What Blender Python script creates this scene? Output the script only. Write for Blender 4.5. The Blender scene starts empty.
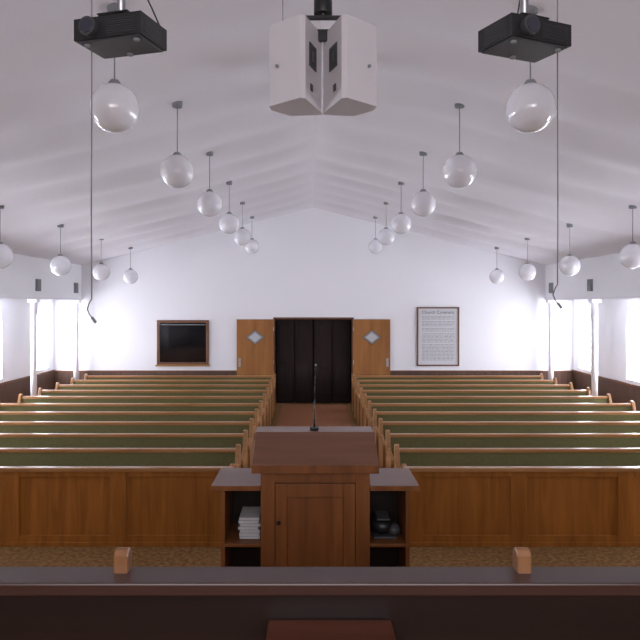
import bpy, bmesh, math, random
from mathutils import Vector, Matrix, Euler
random.seed(4)
S = bpy.context.scene
try:
    S.view_settings.view_transform = 'Standard'
    S.view_settings.look = 'None'
except Exception: pass

# ------------------------------------------------------------ materials
def base(name):
    m = bpy.data.materials.new(name); m.use_nodes = True
    return m, m.node_tree.nodes, m.node_tree.links, m.node_tree.nodes['Principled BSDF']
def plain(name, col, rough=0.5, metal=0.0, noise=0.0, nscale=8, bump=0.0, bscale=60, bdist=0.01, spec=None, coat=0):
    m, n, l, b = base(name)
    b.inputs['Base Color'].default_value = (*col, 1); b.inputs['Roughness'].default_value = rough
    b.inputs['Metallic'].default_value = metal
    if spec is not None: b.inputs['Specular IOR Level'].default_value = spec
    if coat: b.inputs['Coat Weight'].default_value = coat
    tc = n.new('ShaderNodeTexCoord')
    if noise:
        t = n.new('ShaderNodeTexNoise'); t.inputs['Scale'].default_value = nscale; t.inputs['Detail'].default_value = 4
        r = n.new('ShaderNodeValToRGB')
        r.color_ramp.elements[0].position = .3; r.color_ramp.elements[1].position = .7
        r.color_ramp.elements[0].color = (*[c*(1-noise) for c in col], 1)
        r.color_ramp.elements[1].color = (*[min(1, c*(1+noise)) for c in col], 1)
        l.new(tc.outputs['Object'], t.inputs['Vector']); l.new(t.outputs['Fac'], r.inputs['Fac']); l.new(r.outputs['Color'], b.inputs['Base Color'])
    if bump:
        t2 = n.new('ShaderNodeTexNoise'); t2.inputs['Scale'].default_value = bscale; t2.inputs['Detail'].default_value = 3
        bp = n.new('ShaderNodeBump'); bp.inputs['Strength'].default_value = bump; bp.inputs['Distance'].default_value = bdist
        l.new(tc.outputs['Object'], t2.inputs['Vector']); l.new(t2.outputs['Fac'], bp.inputs['Height']); l.new(bp.outputs['Normal'], b.inputs['Normal'])
    return m
def wood(name, dark, light, rough=0.35, stretch=(1, 1, .08), scale=14, spec=.5):
    m, n, l, b = base(name)
    tc = n.new('ShaderNodeTexCoord'); mp = n.new('ShaderNodeMapping'); mp.inputs['Scale'].default_value = stretch
    t = n.new('ShaderNodeTexNoise'); t.inputs['Scale'].default_value = scale; t.inputs['Detail'].default_value = 6; t.inputs['Distortion'].default_value = .6
    r = n.new('ShaderNodeValToRGB'); r.color_ramp.elements[0].position = .3; r.color_ramp.elements[1].position = .72
    r.color_ramp.elements[0].color = (*dark, 1); r.color_ramp.elements[1].color = (*light, 1)
    l.new(tc.outputs['Object'], mp.inputs['Vector']); l.new(mp.outputs['Vector'], t.inputs['Vector'])
    l.new(t.outputs['Fac'], r.inputs['Fac']); l.new(r.outputs['Color'], b.inputs['Base Color'])
    b.inputs['Roughness'].default_value = rough; b.inputs['Specular IOR Level'].default_value = spec
    return m

WALL = plain('wall_paint', (.88, .885, .92), .8, bump=.08, bscale=90)
CEIL = plain('ceiling_texture', (.815, .795, .85), .9, bump=.3, bscale=40, bdist=.008)
WHITE = plain('white_paint', (.82, .81, .86), .5)
OAK = wood('oak_panel', (.215, .072, .009), (.35, .128, .02), .45, spec=.3)
OAKH = wood('oak_rail', (.26, .115, .035), (.40, .20, .075), .28, (.08, 1, 1))
PULP = wood('pulpit_wood', (.13, .042, .011), (.21, .074, .02), .4, spec=.3)
PULPT = wood('pulpit_top_wood', (.13, .053, .028), (.18, .075, .04), .3, (.08, 1, 1))
POST = wood('post_wood', (.17, .072, .028), (.26, .12, .05), .35)
RAILT = wood('rail_cap_wood', (.035, .014, .011), (.055, .023, .018), .33, (.08, 1, 1))
REDW = wood('red_mahogany', (.07, .018, .008), (.12, .032, .014), .35, (.08, 1, 1))
DARKW = wood('dark_walnut', (.010, .0045, .004), (.018, .008, .0065), .4, (.08, 1, 1), spec=.3)
WAIN = wood('wainscot_wood', (.07, .035, .022), (.12, .06, .036), .5)
PLY = wood('door_plywood', (.24, .095, .024), (.38, .165, .048), .5, (1, 1, .12), 6, spec=.3)
FRAME = wood('frame_wood', (.11, .04, .016), (.18, .072, .03), .4)
FOYER = wood('dark_door', (.013, .007, .006), (.024, .012, .011), .6, spec=.2)
GREEN = plain('green_upholstery', (.122, .114, .050), .95, noise=.08, nscale=30, spec=.1)
BLACK = plain('black_plastic', (.012, .012, .014), .4)
DGREY = plain('dark_grey', (.05, .05, .055), .5)
GREY = plain('grey_vent', (.22, .23, .25), .6)
STEEL = plain('steel', (.4, .4, .42), .35, 1)
LENS = plain('lens_glass', (.02, .02, .04), .05, coat=1)
SPK = plain('speaker_paint', (.66, .63, .66), .55, bump=.1, bscale=200)
GRILL = plain('speaker_grille', (.35, .34, .36), .7)
PAPER = plain('paper', (.62, .63, .65), .8)
INK = plain('ink', (.08, .08, .10), .8)
DGLASS = plain('dark_glass', (.006, .006, .008), .08)
PGLASS = plain('pale_glass', (.50, .53, .56), .15)
WIRE = plain('wire_grey', (.2, .19, .2), .5)
CLOTH = plain('white_cloth', (.5, .49, .5), .9, noise=.1)
GLOBE = plain('opal_glass', (.85, .845, .90), .12, coat=.6)
GLOBE.node_tree.nodes['Principled BSDF'].inputs['Subsurface Weight'].default_value = .25
GLOBE.node_tree.nodes['Principled BSDF'].inputs['Subsurface Radius'].default_value = (.1, .1, .1)

def carpet(name, cols, scale):
    m, n, l, b = base(name)
    tc = n.new('ShaderNodeTexCoord')
    t2 = n.new('ShaderNodeTexNoise'); t2.inputs['Scale'].default_value = scale*1.7; t2.inputs['Detail'].default_value = 5
    r = n.new('ShaderNodeValToRGB'); cr = r.color_ramp
    cr.elements[0].position = .3; cr.elements[0].color = (*cols[0], 1)
    cr.elements[1].position = .7; cr.elements[1].color = (*cols[2], 1)
    e = cr.elements.new(.5); e.color = (*cols[1], 1)
    l.new(tc.outputs['Object'], t2.inputs['Vector'])
    l.new(t2.outputs['Fac'], r.inputs['Fac']); l.new(r.outputs['Color'], b.inputs['Base Color'])
    b.inputs['Roughness'].default_value = .95; b.inputs['Specular IOR Level'].default_value = .1
    bp = n.new('ShaderNodeBump'); bp.inputs['Strength'].default_value = .3; bp.inputs['Distance'].default_value = .01
    l.new(t2.outputs['Fac'], bp.inputs['Height']); l.new(bp.outputs['Normal'], b.inputs['Normal'])
    return m
CARPET = carpet('gold_carpet', [(.12, .06, .024), (.22, .12, .045), (.32, .18, .07)], 13)
RUNNER = carpet('aisle_carpet', [(.24, .105, .05), (.29, .13, .065), (.34, .16, .085)], 20)

def pane(name, strength):
    m, n, l, b = base(name)
    b.inputs['Base Color'].default_value = (.8, .85, .95, 1)
    b.inputs['Emission Color'].default_value = (.90, .915, 1.0, 1)
    b.inputs['Emission Strength'].default_value = strength
    return m
PANE = pane('frosted_daylight_pane', 29)

# ------------------------------------------------------------ mesh builder
class B:
    def __init__(s): s.bm = bmesh.new(); s.mats = []
    def mi(s, m):
        if m not in s.mats: s.mats.append(m)
        return s.mats.index(m)
    def _fin(s, faces, m, smooth=False):
        i = s.mi(m)
        for f in faces: f.material_index = i; f.smooth = smooth
    def box(s, x0, x1, y0, y1, z0, z1, m, M=None):
        v = [s.bm.verts.new(Vector(p) if M is None else M @ Vector(p)) for p in
             [(x0,y0,z0),(x1,y0,z0),(x1,y1,z0),(x0,y1,z0),(x0,y0,z1),(x1,y0,z1),(x1,y1,z1),(x0,y1,z1)]]
        fs = [s.bm.faces.new([v[i] for i in q]) for q in [(3,2,1,0),(4,5,6,7),(0,1,5,4),(1,2,6,5),(2,3,7,6),(3,0,4,7)]]
        s._fin(fs, m); return s
    def prism(s, pts, axis, a, b, m, M=None):
        def P(u, v, w):
            p = {'x': (w, u, v), 'y': (u, w, v), 'z': (u, v, w)}[axis]
            return Vector(p) if M is None else M @ Vector(p)
        A = [s.bm.verts.new(P(u, v, a)) for u, v in pts]; C = [s.bm.verts.new(P(u, v, b)) for u, v in pts]
        n = len(pts); fs = [s.bm.faces.new(A), s.bm.faces.new(C[::-1])]
        for i in range(n): fs.append(s.bm.faces.new([A[(i+1)%n], A[i], C[i], C[(i+1)%n]]))
        bmesh.ops.recalc_face_normals(s.bm, faces=fs)
        s._fin(fs, m); return s
    def cyl(s, p0, p1, r, m, seg=16, r2=None):
        p0 = Vector(p0); p1 = Vector(p1); d = p1-p0
        M = Matrix.Translation((p0+p1)/2) @ d.to_track_quat('Z', 'Y').to_matrix().to_4x4()
        g = bmesh.ops.create_cone(s.bm, cap_ends=True, segments=seg, radius1=r, radius2=r if r2 is None else r2, depth=d.length, matrix=M)
        fs = set(f for v in g['verts'] for f in v.link_faces)
        i = s.mi(m)
        for f in fs: f.material_index = i; f.smooth = len(f.verts) == 4
        return s
    def sph(s, c, r, m, seg=32, sc=(1,1,1)):
        M = Matrix.Translation(c) @ Matrix.Diagonal((*sc, 1))
        g = bmesh.ops.create_uvsphere(s.bm, u_segments=seg, v_segments=seg//2, radius=r, matrix=M)
        s._fin(set(f for v in g['verts'] for f in v.link_faces), m, True); return s
    def tube(s, pts, r, m, seg=8):
        for a, b in zip(pts[:-1], pts[1:]): s.cyl(a, b, r, m, seg)
        for p in pts[1:-1]: s.sph(p, r, m, 8)
        return s
    def done(s, name, loc=(0,0,0), bevel=0, rot=(0,0,0), seg=2):
        me = bpy.data.meshes.new(name); s.bm.to_mesh(me); s.bm.free()
        for m in s.mats: me.materials.append(m)
        o = bpy.data.objects.new(name, me); S.collection.objects.link(o); o.location = loc; o.rotation_euler = rot
        if bevel:
            md = o.modifiers.new('bevel', 'BEVEL'); md.width = bevel; md.segments = seg; md.limit_method = 'ANGLE'; md.angle_limit = math.radians(40)
        return o
def dup(o, loc, rot=None):
    d = o.copy(); S.collection.objects.link(d); d.location = loc
    if rot: d.rotation_euler = rot
    return d

# ------------------------------------------------------------ room
YB = 18.1; YF = -3.0; XN = 6.0; XW = 6.72; RZ = 5.1; SL = .25; BZ = 2.72
b = B(); b.box(-XW-.2, XW+.2, YF-.2, YB+1.2, -.1, 0, CARPET); b.done('floor')
b = B(); b.box(-.80, .80, 7.9, YB-.05, 0, .008, RUNNER); b.done('aisle_carpet_runner')
# ceiling: drywall sagging between trusses
b = B(); NX, NY = 30, 420
def sagf(x, y):
    u = (y + .12*math.sin(x*1.1+.7) + .10*math.sin(y*.9))/1.2
    f = u-math.floor(u)
    return (math.sin(math.pi*f)**1.3)*(.75+.35*math.sin(5.1*math.floor(u)+x*.8))
for sgn in (-1, 1):
    g = []
    for i in range(NX+1):
        row = []
        for j in range(NY+1):
            x = sgn*(XN+.1)*i/NX; y = YF-.1 + (YB+.2-YF)*j/NY
            w = math.sin(math.pi*i/NX)**.5 if 0 < i < NX else 0
            sag = -.060*sagf(x, y)*w
            row.append(b.bm.verts.new((x, y, RZ-SL*abs(x)+sag)))
        g.append(row)
    fs = []
    for i in range(NX):
        for j in range(NY):
            q = [g[i][j], g[i+1][j], g[i+1][j+1], g[i][j+1]]
            if sgn > 0: q = q[::-1]
            fs.append(b.bm.faces.new(q))
    b._fin(fs, CEIL, True)
b.prism([(-XN-.3, RZ-SL*(XN+.3)+.05), (0, RZ+.05), (XN+.3, RZ-SL*(XN+.3)+.05), (XN+.3, RZ-SL*(XN+.3)+.15), (0, RZ+.2), (-XN-.3, RZ-SL*(XN+.3)+.15)], 'y', YF-.2, YB+.2, WHITE)
b.done('ceiling')
for sgn, nm in ((-1, 'left'), (1, 'right')):
    b = B()
    xs = sorted((sgn*XN, sgn*(XW+.15)))
    b.box(*xs, YF, YB, BZ, BZ+1.0, WALL)
    xs2 = sorted((sgn*(XN-.02), sgn*(XN+.12)))
    b.box(*xs2, YF, YB, BZ-.03, BZ+.02, WHITE)
    b.done('soffit_beam_'+nm)
DX0, DX1, DZ = -.99, .99, 2.20
b = B()
b.box(-XW-.2, DX0, YB, YB+.15, 0, BZ+1.2, WALL).box(DX1, XW+.2, YB, YB+.15, 0, BZ+1.2, WALL).box(DX0, DX1, YB, YB+.15, DZ, BZ+1.2, WALL)
b.prism([(-5, BZ+1.2), (5, BZ+1.2), (0, RZ+.1)], 'y', YB, YB+.15, WALL)
b.done('wall_back')
b = B(); b.box(-XW-.2, XW+.2, YF-.15, YF, 0, 5.2, WALL); b.done('wall_front')
WC = [17.35, 14.7, 12.05, 9.4, 6.75]; WH = .36; SILL = .98; ASP = 2.18
for sgn, nm in ((-1, 'left'), (1, 'right')):
    b = B(); xa, xb = sorted((sgn*XW, sgn*(XW+.18)))
    edges = [YB+.1]
    for c in WC: edges += [c+WH, c-WH]
    edges.append(YF)
    for k in range(0, len(edges), 2): b.box(xa, xb, edges[k+1], edges[k], 0, BZ+.1, WALL)
    for c in WC:
        b.box(xa, xb, c-WH, c+WH, 0, SILL, WALL)
        arc = [(c+WH*math.cos(t), ASP+WH*math.sin(t)) for t in [math.pi*i/16 for i in range(17)]]
        b.prism([(c-WH, BZ+.1), (c+WH, BZ+.1)] + arc, 'x', xa, xb, WALL)
    b.done('wall_'+nm)
    wb = B()
    xa, xb = sorted((sgn*(XW-.025), sgn*XW))
    wb.box(xa, xb, YF, YB, 0, .86, WAIN)
    xa, xb = sorted((sgn*(XW-.05), sgn*XW))
    wb.box(xa, xb, YF, YB, .86, .90, FRAME)
    wb.done('trim_wainscot_'+nm)
b = B(); xp = XW+.1
arc = [(WH*math.cos(t), ASP+WH*math.sin(t)) for t in [math.pi*i/16 for i in range(17)]]
b.prism([(-WH, SILL), (WH, SILL)] + arc, 'x', 0, .012, PANE)
b.box(-.02, .0, -.012, .012, SILL, ASP+WH, WHITE).box(-.02, .0, -WH, WH, 1.55, 1.575, WHITE).box(-.02, 0, -WH, WH, ASP-.01, ASP+.015, WHITE)
w0 = b.done('window_1', (xp, WC[0], 0)); k = 1
for sgn in (1, -1):
    for c in WC:
        if sgn == 1 and c == WC[0]: continue
        k += 1
        o = dup(w0, (sgn*xp, c, 0), (0, 0, 0 if sgn > 0 else math.pi)); o.name = 'window_%d' % k
b = B()
for x0, x1 in ((-XW, -1.05), (1.05, XW)):
    b.box(x0, x1, YB-.025, YB, 0, .84, WAIN).box(x0, x1, YB-.045, YB, .84, .88, FRAME)
    x = x0+.1
    while x < x1-.1:
        b.box(x, x+.006, YB-.028, YB-.02, 0, .84, DARKW); x += .15
b.done('trim_wainscot_back')
b = B(); b.cyl((0, 0, 0), (0, 0, BZ-.03), .065, WHITE, 20).box(-.1, .1, -.1, .1, BZ-.1, BZ-.03, WHITE).box(-.1, .1, -.1, .1, 0, .1, WHITE)
col = b.done('support_column', (-XN-.05, 17.85, 0))
for y in (17.85, 15.1, 12.4, 9.7, 7.0):
    for sgn in (-1, 1):
        if y == 17.85 and sgn == -1: continue
        dup(col, (sgn*(XN+.05), y, 0))
b = B(); b.box(-.03, .03, -.09, .09, -.13, .13, GREY)
for i in range(7): b.box(-.034, .034, -.075, .075, -.105+i*.032, -.095+i*.032, DGREY)
v0 = b.done('beam_vent_box', (-XN+.03, 17.6, BZ+.28), .008)
for x, y in ((-XN+.03, 15.15), (XN-.03, 17.6), (XN-.03, 15.15)): dup(v0, (x, y, BZ+.28))

# ------------------------------------------------------------ foyer + doors
b = B()
b.box(DX0-.1, DX1+.1, YB+.55, YB+.7, 0, DZ+.1, FOYER)
b.box(DX0-.1, DX0, YB+.15, YB+.6, 0, DZ+.1, FOYER).box(DX1, DX1+.1, YB+.15, YB+.6, 0, DZ+.1, FOYER).box(DX0-.1, DX1+.1, YB+.15, YB+.6, DZ, DZ+.1, FOYER)
b.done('wall_foyer')
b = B()
for sgn in (-1, 1):
    for i in range(2):
        x0 = sgn*(.02+.48*i); x1 = sgn*(.02+.48*i+.46); x0, x1 = sorted((x0, x1))
        b.box(x0, x1, YB+.25, YB+.29, .01, DZ-.02, FOYER)
        b.box(x0+.07, x1-.07, YB+.235, YB+.25, .2, 1.0, FOYER).box(x0+.07, x1-.07, YB+.235, YB+.25, 1.12, DZ-.15, FOYER)
b.cyl((.06, YB+.2, 1.0), (.06, YB+.25, 1.0), .025, STEEL)
b.done('door_3', bevel=.004)
b = B()
b.box(DX0-.05, DX0, YB-.03, YB+.16, 0, DZ+.05, FRAME).box(DX1, DX1+.05, YB-.03, YB+.16, 0, DZ+.05, FRAME).box(DX0-.05, DX1+.05, YB-.03, YB+.16, DZ, DZ+.05, FRAME)
b.done('trim_door_frame', bevel=.005)
for i, sgn in enumerate((-1, 1)):
    b = B()
    b.box(-.475, .475, -.022, .022, .012, 2.20, PLY)
    for s_, m_, y_ in ((.25, FRAME, -.030), (.225, GREY, -.036), (.16, PGLASS, -.042)):
        b.prism([(-s_, 1.74), (0, 1.74-s_*.8), (s_, 1.74), (0, 1.74+s_*.8)], 'y', y_, -.02, m_)
    hx = .40*sgn
    b.box(hx-.03, hx+.03, -.03, -.02, .98, 1.2, STEEL).cyl((hx, -.08, 1.05), (hx, -.02, 1.05), .022, STEEL)
    for z in (.3, 1.1, 1.95): b.cyl((-sgn*.475, -.025, z-.05), (-sgn*.475, -.025, z+.05), .01, STEEL)
    b.done('door_%d' % (i+1), (sgn*1.50, YB-.075, 0), .004)

# ------------------------------------------------------------ back wall furnishings
b = B(); W, H = .67, .58
b.box(-W, W, -.05, 0, H-.07, H, FRAME).box(-W, W, -.05, 0, -H, -H+.07, FRAME).box(-W, -W+.07, -.05, 0, -H+.07, H-.07, FRAME).box(W-.07, W, -.05, 0, -H+.07, H-.07, FRAME)
b.box(-W+.07, W-.07, -.02, -.005, -H+.07, H-.07, DGLASS)
b.box(-W-.03, W+.03, -.09, 0, -H-.03, -H+.01, OAKH)
b.box(-W+.09, W-.09, -.03, -.02, H-.13, H-.11, GREY)
b.done('interior_viewing_window', (-3.37, YB-.002, 1.60), .006)
b = B(); W, H = .545, .76
b.box(-W, W, -.04, 0, H-.035, H, FRAME).box(-W, W, -.04, 0, -H, -H+.035, FRAME).box(-W, -W+.035, -.04, 0, -H, H, FRAME).box(W-.035, W, -.04, 0, -H, H, FRAME)
b.box(-W+.03, W-.03, -.02, 0, -H+.03, H-.03, PAPER)
z = H-.24
while z > -H+.14:
    x = -W+.13
    while x < W-.14:
        l = random.uniform(.03, .11); x1 = min(x+l, W-.12)
        b.box(x, x1, -.022, -.019, z, z+.008, INK); x = x1+.022
    z -= .036
    if random.random() < .12: z -= .03
sign = b.done('framed_church_covenant', (3.215, YB-.004, 1.755))
fc = bpy.data.curves.new('heading', 'FONT'); fc.body = 'Church Covenant'; fc.size = .115; fc.align_x = 'CENTER'; fc.extrude = .001
t = bpy.data.objects.new('heading', fc); S.collection.objects.link(t); t.parent = sign; t.location = (0, -.022, H-.17); t.rotation_euler = (math.pi/2, 0, 0); fc.materials.append(INK)

# ------------------------------------------------------------ pews
PX0, PX1 = .93, 5.6; PW = (PX1-PX0)/2; PC = (PX0+PX1)/2
def pew():
    b = B(); w = PW-.05
    b.prism([(-.075, .40), (.0, .80), (-.03, .80), (-.115, .43)], 'x', -w, w, GREEN)
    b.prism([(-.075, .30), (.03, .80), (.0, .80), (-.10, .30)], 'x', -w, w, OAK)
    b.prism([(-.045, .795), (.045, .795), (.045, .83), (.03, .84), (-.03, .84), (-.045, .83)], 'x', -w, w, OAKH)
    b.prism([(-.56, .40), (-.58, .45), (-.55, .475), (-.13, .455), (-.10, .40)], 'x', -w, w, GREEN)
    b.prism([(-.55, .33), (-.55, .40), (-.09, .40), (-.09, .36)], 'x', -w, w, OAK)
    b.box(-w, w, -.32, -.29, 0, .36, OAK)
    prof = [(.0, 0), (.02, .30), (.06, .80), (.055, .865), (.02, .89), (-.03, .88), (-.06, .84), (-.12, .68), (-.2, .64), (-.50, .62), (-.57, .60), (-.585, .56), (-.56, .50), (-.53, .3), (-.55, 0)]
    for sx in (-1, 1):
        a, c = sorted((sx*(PW-.055), sx*PW)); b.prism(prof, 'x', a, c, OAKH)
    for x in (-1.4, 0, 1.4):
        b.box(x-.25, x+.25, .02, .10, .55, .56, OAK).box(x-.25, x+.25, .09, .10, .55, .64, OAK)
    return b
p0 = pew().done('church_pew', (-PC, 8.45, 0), .006)
ROWS = [8.45 + .965*i for i in range(10)]
for y in ROWS:
    for sgn in (-1, 1):
        if y == ROWS[0] and sgn < 0: continue
        dup(p0, (sgn*PC, y, 0))
def screen(sgn, name):
    b = B()
    def bx(x0, x1, y0, y1, z0, z1, m):
        x0, x1 = sorted((sgn*x0-sgn*PC, sgn*x1-sgn*PC)); b.box(x0, x1, y0, y1, z0, z1, m)
    bx(PX0, PX1, -.005, .03, .02, .80, OAK)
    st = [PX0+.09, 2.13, 3.27, 4.4, PX1-.09]
    for s_ in st: bx(s_-.085, s_+.085, -.028, -.005, .02, .80, OAK)
    for a, c in zip(st[:-1], st[1:]):
        bx(a+.085, c-.085, -.028, -.005, .02, .12, OAK)
        bx(a+.085, c-.085, -.028, -.005, .74, .80, OAK)
    bx(PX0-.02, PX1+.02, -.05, .05, .80, .84, OAKH)
    bx(PX0, PX1, -.035, -.005, 0, .05, OAK)
    bx(PX0, PX0+.05, -.0, .35, 0, .80, OAK); bx(PX1-.05, PX1, -.0, .35, 0, .80, OAK)
    b.done(name, (sgn*PC, 7.47, 0), .005)
screen(-1, 'pew_front_screen'); screen(1, 'pew_front_screen')

# ------------------------------------------------------------ platform
b = B(); b.box(-XW+.1, XW-.1, YF+.02, 5.25, 0, .5, CARPET); b.done('platform')
b = B(); b.box(-3.4, 3.4, YF+.02, 2.15, .5, .9, CARPET); b.done('choir_riser')
b = B()
b.box(-3.2, 3.2, 1.93, 1.97, .9, 1.79, DARKW)
b.box(-3.2, 3.2, 1.885, 2.01, 1.785, 1.82, RAILT)
for x in (-2.4, -1.2, 1.2, 2.4): b.box(x-.05, x+.05, 1.91, 1.93, .9, 1.785, DARKW)
for x in (-.62, .51):
    b.prism([(1.955, 1.815), (1.955, 1.868), (1.965, 1.88), (1.98, 1.884), (1.995, 1.88), (2.01, 1.868), (2.01, 1.815)], 'x', x-.02, x+.02, POST)
b.done('choir_rail', bevel=.005)
b = B()
x0, x1 = -.20, .128; ty = 1.705
b.box(x0, x1, 1.81, 1.927, ty-.19, ty-.175, REDW).box(x0, x1, 1.80, 1.81, ty-.19, ty-.015, REDW)
b.box(x0, x0+.012, 1.80, 1.927, ty-.19, ty-.015, REDW).box(x1-.012, x1, 1.80, 1.927, ty-.19, ty-.015, REDW)
b.box(x0-.005, x1+.005, 1.79, 1.927, ty-.015, ty, REDW)
b.done('hymnal_box', bevel=.004)

# ------------------------------------------------------------ pulpit
cx = -.058; Y0 = 4.2
b = B()
bw = .33
b.box(-bw, bw, .05, .50, .05, 1.05, PULP)
b.box(-bw-.02, bw+.02, .03, .52, 0, .08, PULP)
b.box(-bw, -bw+.085, .03, .05, .08, 1.05, PULP).box(bw-.085, bw, .03, .05, .08, 1.05, PULP).box(-bw+.085, bw-.085, .03, .05, 1.0, 1.05, PULP)
d = bw-.09
b.box(-d, -d+.07, .022, .05, .1, .99, PULP).box(d-.07, d, .022, .05, .1, .99, PULP).box(-d+.07, d-.07, .022, .05, .91, .99, PULP).box(-d+.07, d-.07, .022, .05, .1, .19, PULP)
b.box(-d+.07, d-.07, .04, .05, .19, .91, PULP)
b.cyl((-d+.02, .0, .76), (-d+.02, .03, .76), .012, DARKW)
b.prism([(.03, 1.05), (.50, 1.05), (.50, 1.20), (.30, 1.22), (.03, 1.07)], 'x', -bw, bw, PULP)
b.prism([(.0, 1.065), (.30, 1.225), (.30, 1.255), (.0, 1.097)], 'x', -bw-.052, bw+.052, PULPT)
b.prism([(.30, 1.225), (.53, 1.225), (.53, 1.25), (.30, 1.25)], 'x', -bw-.052, bw+.052, PULPT)
b.box(-bw-.052, bw+.052, -.012, .006, 1.06, 1.11, PULP)
for sgn in (-1, 1):
    def sb(a, c, *r):
        a, c = sorted((sgn*a, sgn*c)); b.box(a, c, *r)
    sb(bw, .625, .0, .46, .96, .985, PULPT)
    sb(bw, .625, -.004, .0, .955, .985, PULP)
    sb(.545, .57, .02, .44, 0, .96, PULP)
    sb(bw, .545, .42, .44, 0, .96, DARKW)
    sb(bw, .545, .02, .42, .61, .63, PULP)
    sb(bw, .545, .02, .42, .25, .27, PULP)
    sb(bw, .545, .02, .42, 0, .03, PULP)
for i in range(7):
    o_ = random.uniform(-.01, .01)
    b.box(-.47+o_, -.345+o_, .10, .34, .632+i*.019, .632+i*.019+.017, CLOTH)
b.sph((.42, .2, .69), .07, BLACK, 20, (1.1, 1.2, .8)).sph((.49, .17, .67), .045, DGREY, 16, (1, 1.2, .9))
b.box(.36, .50, .10, .28, .632, .645, DGREY)
b.box(.38, .46, .10, .28, .745, .755, DGREY)
b.done('pulpit', (cx, Y0, .5), .006)
b = B()
b.cyl((0, 0, 0), (0, 0, .02), .03, BLACK).cyl((0, 0, .02), (0, 0, .07), .008, BLACK)
b.tube([(0, 0, .07), (.001, 0, .2), (.003, -.01, .30), (.006, -.03, .36), (.009, -.06, .40)], .0035, BLACK)
b.cyl((.009, -.06, .40), (.011, -.09, .425), .007, BLACK)
b.done('gooseneck_microphone', (-.062, 4.60, 1.75))

# ------------------------------------------------------------ globe pendants
def globe(ceil_z, gz, name, loc):
    b = B(); L = ceil_z-gz; R = .177
    b.sph((0, 0, 0), R, GLOBE, 48)
    b.cyl((0, 0, R-.012), (0, 0, R+.025), .055, GREY, 24, .03)
    b.cyl((0, 0, R+.02), (0, 0, L-.02), .005, GREY, 8)
    b.cyl((0, 0, L-.055), (0, 0, L+.03), .05, GREY, 24, .06)
    return b.done(name, loc)
LY = [5.05 + 2.39*i for i in range(6)]
gi = globe(RZ-SL*1.5, 3.99, 'globe_pendant_lamp', (-1.5, LY[0], 3.99))
for y in LY:
    for sgn in (-1, 1):
        if y == LY[0] and sgn < 0: continue
        dup(gi, (sgn*1.5, y, 3.99))
go = globe(RZ-SL*4.46, 3.26, 'globe_pendant_lamp', (-4.46, LY[0], 3.26))
for y in LY:
    for sgn in (-1, 1):
        if y == LY[0] and sgn < 0: continue
        dup(go, (sgn*4.46, y+.04, 3.26))

# ------------------------------------------------------------ projectors
def projector(loc, rz):
    b = B()
    b.box(-.175, .175, -.12, .12, -.05, .05, BLACK)
    b.box(-.16, .16, -.11, .11, -.057, -.05, DGREY)
    b.cyl((-.085, -.155, .0), (-.085, -.115, .0), .043, DGREY, 28).cyl((-.085, -.16, .0), (-.085, -.15, .0), .033, LENS, 28)
    for i in range(7): b.box(.0, .15, -.124, -.119, -.035+i*.010, -.031+i*.010, DGREY)
    for sx in (-1, 1):
        for i in range(7): b.box(sx*.175-.003, sx*.175+.003, -.09, .07, -.035+i*.011, -.031+i*.011, DGREY)
    for x, y in ((-.13, -.08), (.13, -.08), (0, .08)): b.cyl((x, y, -.068), (x, y, -.055), .014, GREY)
    b.box(-.08, .08, -.08, .08, .075, .083, BLACK)
    for x in (-.07, .07):
        for y in (-.07, .07): b.cyl((x, y, .045), (x, y, .08), .008, BLACK, 8)
    b.cyl((0, 0, .08), (0, 0, RZ-SL*abs(loc[0])-loc[2]-.02), .02, STEEL, 16)
    b.cyl((0, 0, RZ-SL*abs(loc[0])-loc[2]-.08), (0, 0, RZ-SL*abs(loc[0])-loc[2]-.01), .09, BLACK, 24)
    b.tube([(.12, .12, .02), (.13, .17, .05), (.08, .14, .18), (.03, .03, .35), (.022, .022, .6)], .004, BLACK)
    b.done('ceiling_projector', loc, .008, (0, 0, rz))
projector((-.98, 3.3, 3.84), math.radians(-17))
projector((.92, 3.3, 3.825), math.radians(24))

# ------------------------------------------------------------ speaker cluster
b = B()
z0, z1 = -.235, .25
for sgn in (-1, 1):
    pl = [(-.135, -.15), (-.105, -.135), (-.006, .17), (-.006, .22), (-.20, .25), (-.315, .12), (-.325, .03)]
    pl = [(x*-sgn, y) for x, y in pl]
    b.prism(pl, 'z', z0, z1, SPK)
    a = Vector((-.105*-sgn, -.135, 0)); c = Vector((-.006*-sgn, .17, 0)); dv = (c-a).normalized(); nv = Vector((dv.y, -dv.x, 0))
    if nv.x*sgn > 0: nv = -nv
    def q(t, o): p = a+dv*t+nv*o; return (p.x, p.y)
    for (t0, t1, za, zb, mm) in ((.07, .20, -.02, .12, DGREY), (.11, .16, .02, .08, GREY), (.09, .13, -.16, -.12, DGREY)):
        b.prism([q(t0, .006), q(t1, .006), q(t1, -.004), q(t0, -.004)], 'z', za, zb, mm)
    b.cyl((-.27*-sgn, -.05, -.02), (-.278*-sgn, -.062, -.02), .01, GREY, 12)
    b.prism([(-.03*-sgn, .225), (-.19*-sgn, .249), (-.19*-sgn, .262), (-.03*-sgn, .238)], 'z', z0+.03, z1-.03, GRILL)
b.box(-.14, .14, -.02, .02, z1+.03, z1+.045, BLACK)
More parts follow.
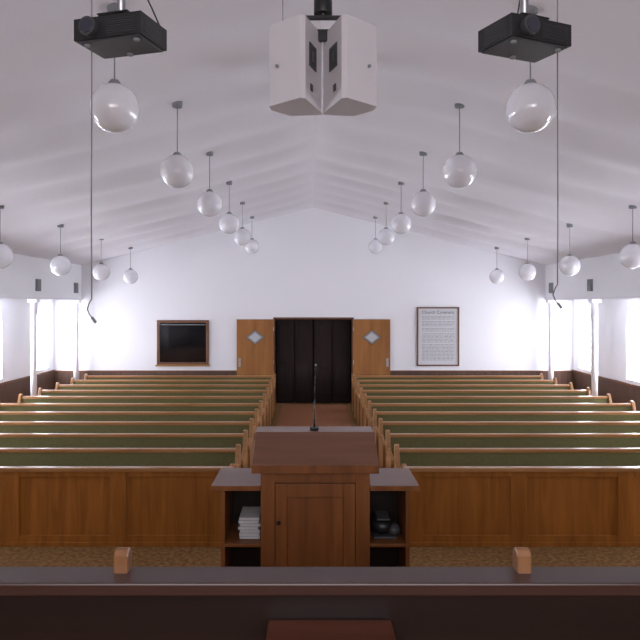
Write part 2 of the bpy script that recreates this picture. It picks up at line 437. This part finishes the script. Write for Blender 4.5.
for x in (-.12, .12): b.cyl((x, 0, z1-.01), (x, 0, z1+.04), .008, BLACK, 8)
b.box(-.05, .05, .10, .13, z1-.06, z1+.01, BLACK)
b.cyl((0, 0, z1+.03), (0, 0, 1.05), .018, BLACK, 16).cyl((0, 0, z1+.06), (0, 0, z1+.14), .055, BLACK, 20)
b.tube([(-.24, -.02, z1), (-.24, -.02, .98)], .0025, WIRE)
b.done('loudspeaker_cluster', (-.012, 4.2, 4.005), .012)

# ------------------------------------------------------------ hanging mics
for sgn, X, Zb in ((-1, -1.15, 2.60), (1, 1.112, 2.67)):
    b = B(); zc = RZ-SL*abs(X)
    b.tube([(0, 0, zc-Zb+.01), (0, 0, .9), (.002*sgn, 0, .4), (0, 0, 0), (-.012, 0, -.02), (-.022, 0, -.05), (-.012, 0, -.075), (.0, 0, -.09)], .0032, WIRE)
    b.cyl((0, 0, -.09), (.02, 0, -.115), .007, WIRE, 12)
    b.cyl((0, 0, zc-Zb-.01), (0, 0, zc-Zb+.02), .03, WHITE, 16)
    b.done('hanging_microphone', (X, 3.4, Zb))

# ------------------------------------------------------------ light / world / camera
w = bpy.data.worlds.new('World'); S.world = w; w.use_nodes = True
w.node_tree.nodes['Background'].inputs[0].default_value = (.75, .8, 1, 1); w.node_tree.nodes['Background'].inputs[1].default_value = 1
def area(name, loc, rot, sx, sy, e, col=(1, .96, .99)):
    L = bpy.data.lights.new(name, 'AREA'); L.shape = 'RECTANGLE'; L.size = sx; L.size_y = sy; L.energy = e; L.color = col
    o = bpy.data.objects.new(name, L); S.collection.objects.link(o); o.location = loc; o.rotation_euler = rot
area('platform_fill', (0, -2.6, 3.4), (math.radians(86), 0, 0), 5, 1.6, 180)  # fill light added behind the camera to brighten the room, no window there
cam = bpy.data.cameras.new('Camera'); co = bpy.data.objects.new('Camera', cam); S.collection.objects.link(co)
co.location = (-.09, 0, 2.57); co.rotation_euler = (math.pi/2, 0, 0)
cam.sensor_width = 36; cam.lens = 36*700/640; cam.shift_x = 10/640; cam.shift_y = -15/640; cam.clip_start = .05
S.camera = co
